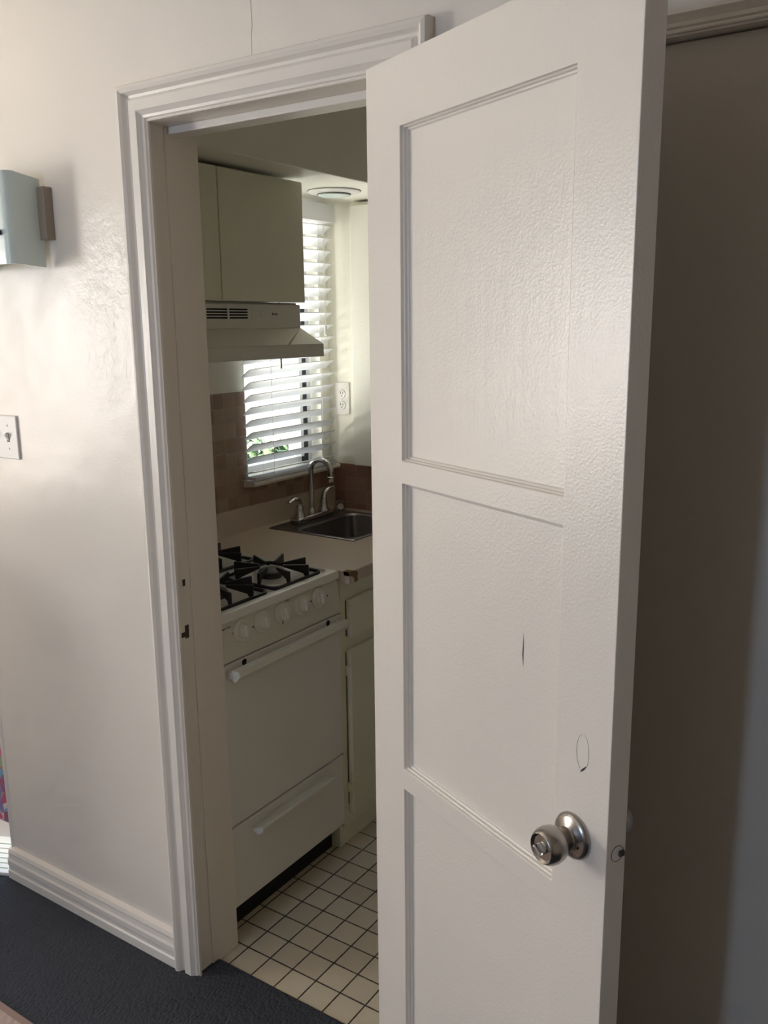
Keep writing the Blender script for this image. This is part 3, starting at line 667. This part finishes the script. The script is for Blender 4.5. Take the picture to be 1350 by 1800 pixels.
def make_burner():
    bm = BM(); lathe(bm, [(.100, 0), (.101, .0030), (.098, .0042), (.092, .0030), (.060, -.0002), (.030, .0002)], Matrix.Identity(4), 44)
    bowl = obj('burner_bowl', bm, 'enamel', rg, smooth=True, local=True)
    bm = BM(); lathe(bm, [(.030, -.001), (.030, .010), (.036, .012), (.038, .016), (.036, .021), (.028, .024), (0, .0245)], Matrix.Identity(4), 36)
    cap = obj('burner_cap', bm, 'burner', rg, smooth=True, local=True)
    bm = BM(); h = .103                               # frame, four fins
    fr = rr(-h, h, -h, h, .02, .006, 4); tube(bm, fr+[fr[0], fr[1]], .0052, 8, caps=False)
    for a in range(8):
        R = Matrix.Rotation(math.radians(a*45+22.5), 4, 'Z')
        for off in ((0.0, 1.0),):
            bx = BM(); prism(bx, [(.036, .0370), (.112, .0410), (.112, .002), (.104, .002), (.096, .0160), (.038, .0310)], 'y', -.0030, .0030); merge(bm, bx, R)
    for sx_ in (-1, 1):
        for sy_ in (-1, 1): tube(bm, [(sx_*h*.93, sy_*h*.93, -.001), (sx_*h*.93, sy_*h*.93, .006)], .005, 8)
    gr = obj('pan_grate', bm, 'iron', rg, local=True)
    return bowl, cap, gr
proto = make_burner(); L0 = WLOC[rg.name]
spots = [(-.086, .505), (-.086, .270), (-.345, .505), (-.345, .270)]
for i, (x, y) in enumerate(spots):
    for o in proto:
        c = o if i == 0 else o.copy()
        if i: C.objects.link(c); c.parent = rg
        c.location = Vector((x, y, ZW)) - L0

# ------------------------------------------------------------------ living room fittings
sc = thing('wall_sconce', 'frosted glass wall light at the upper left edge', 'wall lamp', (-.40, 0, 1.757))
bm = BM(); box(bm, -.400, -.262, -.024, 0, 1.816, 1.933, .002); obj('mounting_box', bm, 'tan', sc)
bm = BM(); b = bmesh.new()
out = []                                              # U-shaped shade, open at the back
W2, D2, xc = .118, .104, -.404
def U(w, dd, r, n=8):
    p = [(xc+w, -.014)]
    for i in range(n+1):
        a = math.radians(90*i/n); p.append((xc+w-r+r*math.cos(a), -dd+r-r*math.sin(a)))
    for i in range(n+1):
        a = math.radians(90+90*i/n); p.append((xc-w+r+r*math.cos(a), -dd+r-r*math.sin(a)))
    p.append((xc-w, -.014)); return p
po, pi_ = U(W2, D2, .022), U(W2-.005, D2-.005, .018)
def ztop(y): return 1.9610 if y < -.052 else 1.9500
def zbot(y): return 1.7600 if y < -.045 else 1.7550
def ring(ps, zf_): return [b.verts.new((x, y, zf_(y))) for x, y in ps]
ot, ob_, it, ib = ring(po, ztop), ring(po, zbot), ring(pi_, ztop), ring(pi_, zbot)
for i in range(len(po)-1):
    b.faces.new((ob_[i], ob_[i+1], ot[i+1], ot[i])); b.faces.new((ib[i], it[i], it[i+1], ib[i+1]))
    b.faces.new((ot[i], ot[i+1], it[i+1], it[i])); b.faces.new((ob_[i], ib[i], ib[i+1], ob_[i+1]))
for i in (0, -1): b.faces.new((ob_[i], ot[i], it[i], ib[i]))
bmesh.ops.recalc_face_normals(b, faces=b.faces[:]); merge(bm, b); sh = obj('glass_shade', bm, 'frost', sc, smooth=True)
bm = BM(); lathe(bm, [(0, .010), (.006, .008), (.007, .003), (.004, 0)], Matrix.Translation((-.318, -.104, 1.829)) @ Matrix.Rotation(math.pi/2, 4, 'X'), 16); obj('screw_cap', bm, 'gasket', sc, smooth=True)

sw = thing('light_switch', 'white double light switch plate at the left edge', 'light switch', (-.536, 0, 1.2855))
bm = BM(); box(bm, -.594, -.477, -.006, 0, 1.2855, 1.3985, .0025); obj('cover_plate', bm, 'plastic', sw)
for x in (-.562, -.516):
    bm = BM(); prism(bm, [(-.0055, 1.332), (-.0055, 1.352), (-.0160, 1.354), (-.0165, 1.349)], 'x', x-.004, x+.004); obj('toggle', bm, 'plastic', sw)
    bm = BM(); box(bm, x-.0052, x+.0052, -.0064, -.0058, 1.330, 1.354); obj('toggle_slot', bm, 'gasket', sw)
    for z in (1.372, 1.312):
        bm = BM(); lathe(bm, [(0, .0075), (.0028, .0068), (.003, .005)], Matrix.Translation((x, 0, z)) @ Matrix.Rotation(math.pi/2, 4, 'X'), 12); obj('screw', bm, 'plastic', sw)

rgm = thing('area_rug', 'pinkish beige rug with a narrow border at the lower left corner', 'rug', (-.2, -1.2, .006))
bm = BM(); box(bm, -.69, .85, -2.20, -.3380, .006, .015, .002); obj('rug_border', bm, 'rugb', rgm)
bm = BM(); box(bm, -.655, .815, -2.165, -.3560, .015, .017, .001); obj('rug_field', bm, 'rug', rgm)

# ------------------------------------------------------------------ outdoors seen past the wall end and through the kitchen window
bm = BM(); box(bm, -30, -2.72, -25, 25, -.12, -.06); box(bm, -2.72, XL, .0656, 25, -.12, -.06); struct('ground', bm, 'concrete', label='pale concrete outside')
bm = BM(); box(bm, -1.9, XL, .0656, .85, -.06, -.008, .004); struct('porch_slab', bm, 'concrete', label='concrete step outside the opening')
bm = BM(); random.seed(5); b = bmesh.new(); nx, ny = 14, 14; T = []
for i in range(nx+1):
    r = []
    for j in range(ny+1):
        u, v = i/nx, j/ny; edge = min(u, 1-u, v, 1-v)
        r.append(b.verts.new((-1.34+.50*u, .17+.42*v, -.006+.355*min(1, edge/.06) + .02*random.random()*(edge > 0))))
    T.append(r)
for i in range(nx):
    for j in range(ny): b.faces.new((T[i][j], T[i+1][j], T[i+1][j+1], T[i][j+1]))
b.faces.new([T[i][0] for i in range(nx+1)] + [T[nx][j] for j in range(1, ny+1)] + [T[i][ny] for i in range(nx-1, -1, -1)] + [T[0][j] for j in range(ny-1, 0, -1)])
bmesh.ops.recalc_face_normals(b, faces=b.faces[:]); merge(bm, b)
tag(obj('fabric_bundle', bm, 'cloth', smooth=True), 'multicoloured printed fabric bundle just past the end of the wall', 'fabric')
bk = thing('paper_booklet', 'white paper booklet lying in front of the printed fabric', 'booklet', (-.815, .035, .006))
bm = BM(); b = bmesh.new(); box(b, -.07, .07, -.09, .09, 0, .010, .001); merge(bm, b, Matrix.Translation((-.815, .035, .0062)) @ Matrix.Rotation(math.radians(25), 4, 'Z')); obj('pages', bm, 'paper', bk)
bm = BM(); b = bmesh.new()
for k in range(6): box(b, -.055, .055, -.07+.024*k, -.066+.024*k, .0100, .0104)
merge(bm, b, Matrix.Translation((-.815, .035, .0062)) @ Matrix.Rotation(math.radians(25), 4, 'Z')); obj('printed_lines', bm, 'ink', bk)

nb = thing('neighbour_house', 'pale sunlit stucco house across the yard', 'building', (-8, 6, -.06))
bm = BM(); box(bm, -12, -8, -2, 16, -.06, 3.4); obj('house_wall', bm, 'stucco', nb)
bm = BM(); box(bm, -12.3, -7.6, -2.3, 16.3, 3.4, 3.6); obj('roof_slab', bm, 'concrete', nb)
def hedge(name, cx, cy, rx, ry, h, n, label, seed):
    random.seed(seed); bm = bmesh.new()
    for i in range(n):
        a, rr_, z = random.random()*6.283, random.random()**.5, random.random()
        x, y = cx+rx*rr_*math.cos(a), cy+ry*rr_*math.sin(a); zz = -.06+h*z*(1-.35*rr_*rr_)
        s = .035+.035*random.random(); d = Vector((random.uniform(-1, 1), random.uniform(-1, 1), random.uniform(-.4, 1))).normalized(); e_ = d.cross(Vector((.3, .2, .9))).normalized()
        p = Vector((x, y, zz)); bm.faces.new([bm.verts.new(p+d*s), bm.verts.new(p+e_*s*.45), bm.verts.new(p-d*s), bm.verts.new(p-e_*s*.45)])
    return tag(obj(name, bm, 'leaf'), label, 'shrub')
hedge('leafy_shrub', -2.7, 3.45, .50, .85, .88, 5200, 'green leafy shrub low outside the kitchen window', 2)
bm = BM(); box(bm, XL, 3.3, YK+.12, YK+.2, 0, ZC); struct('wall_rear', bm, 'stucco')
bm = BM(); box(bm, 1.9, 3.3, .15, YK+.12, 0, ZC); struct('wall_block', bm, 'stucco')
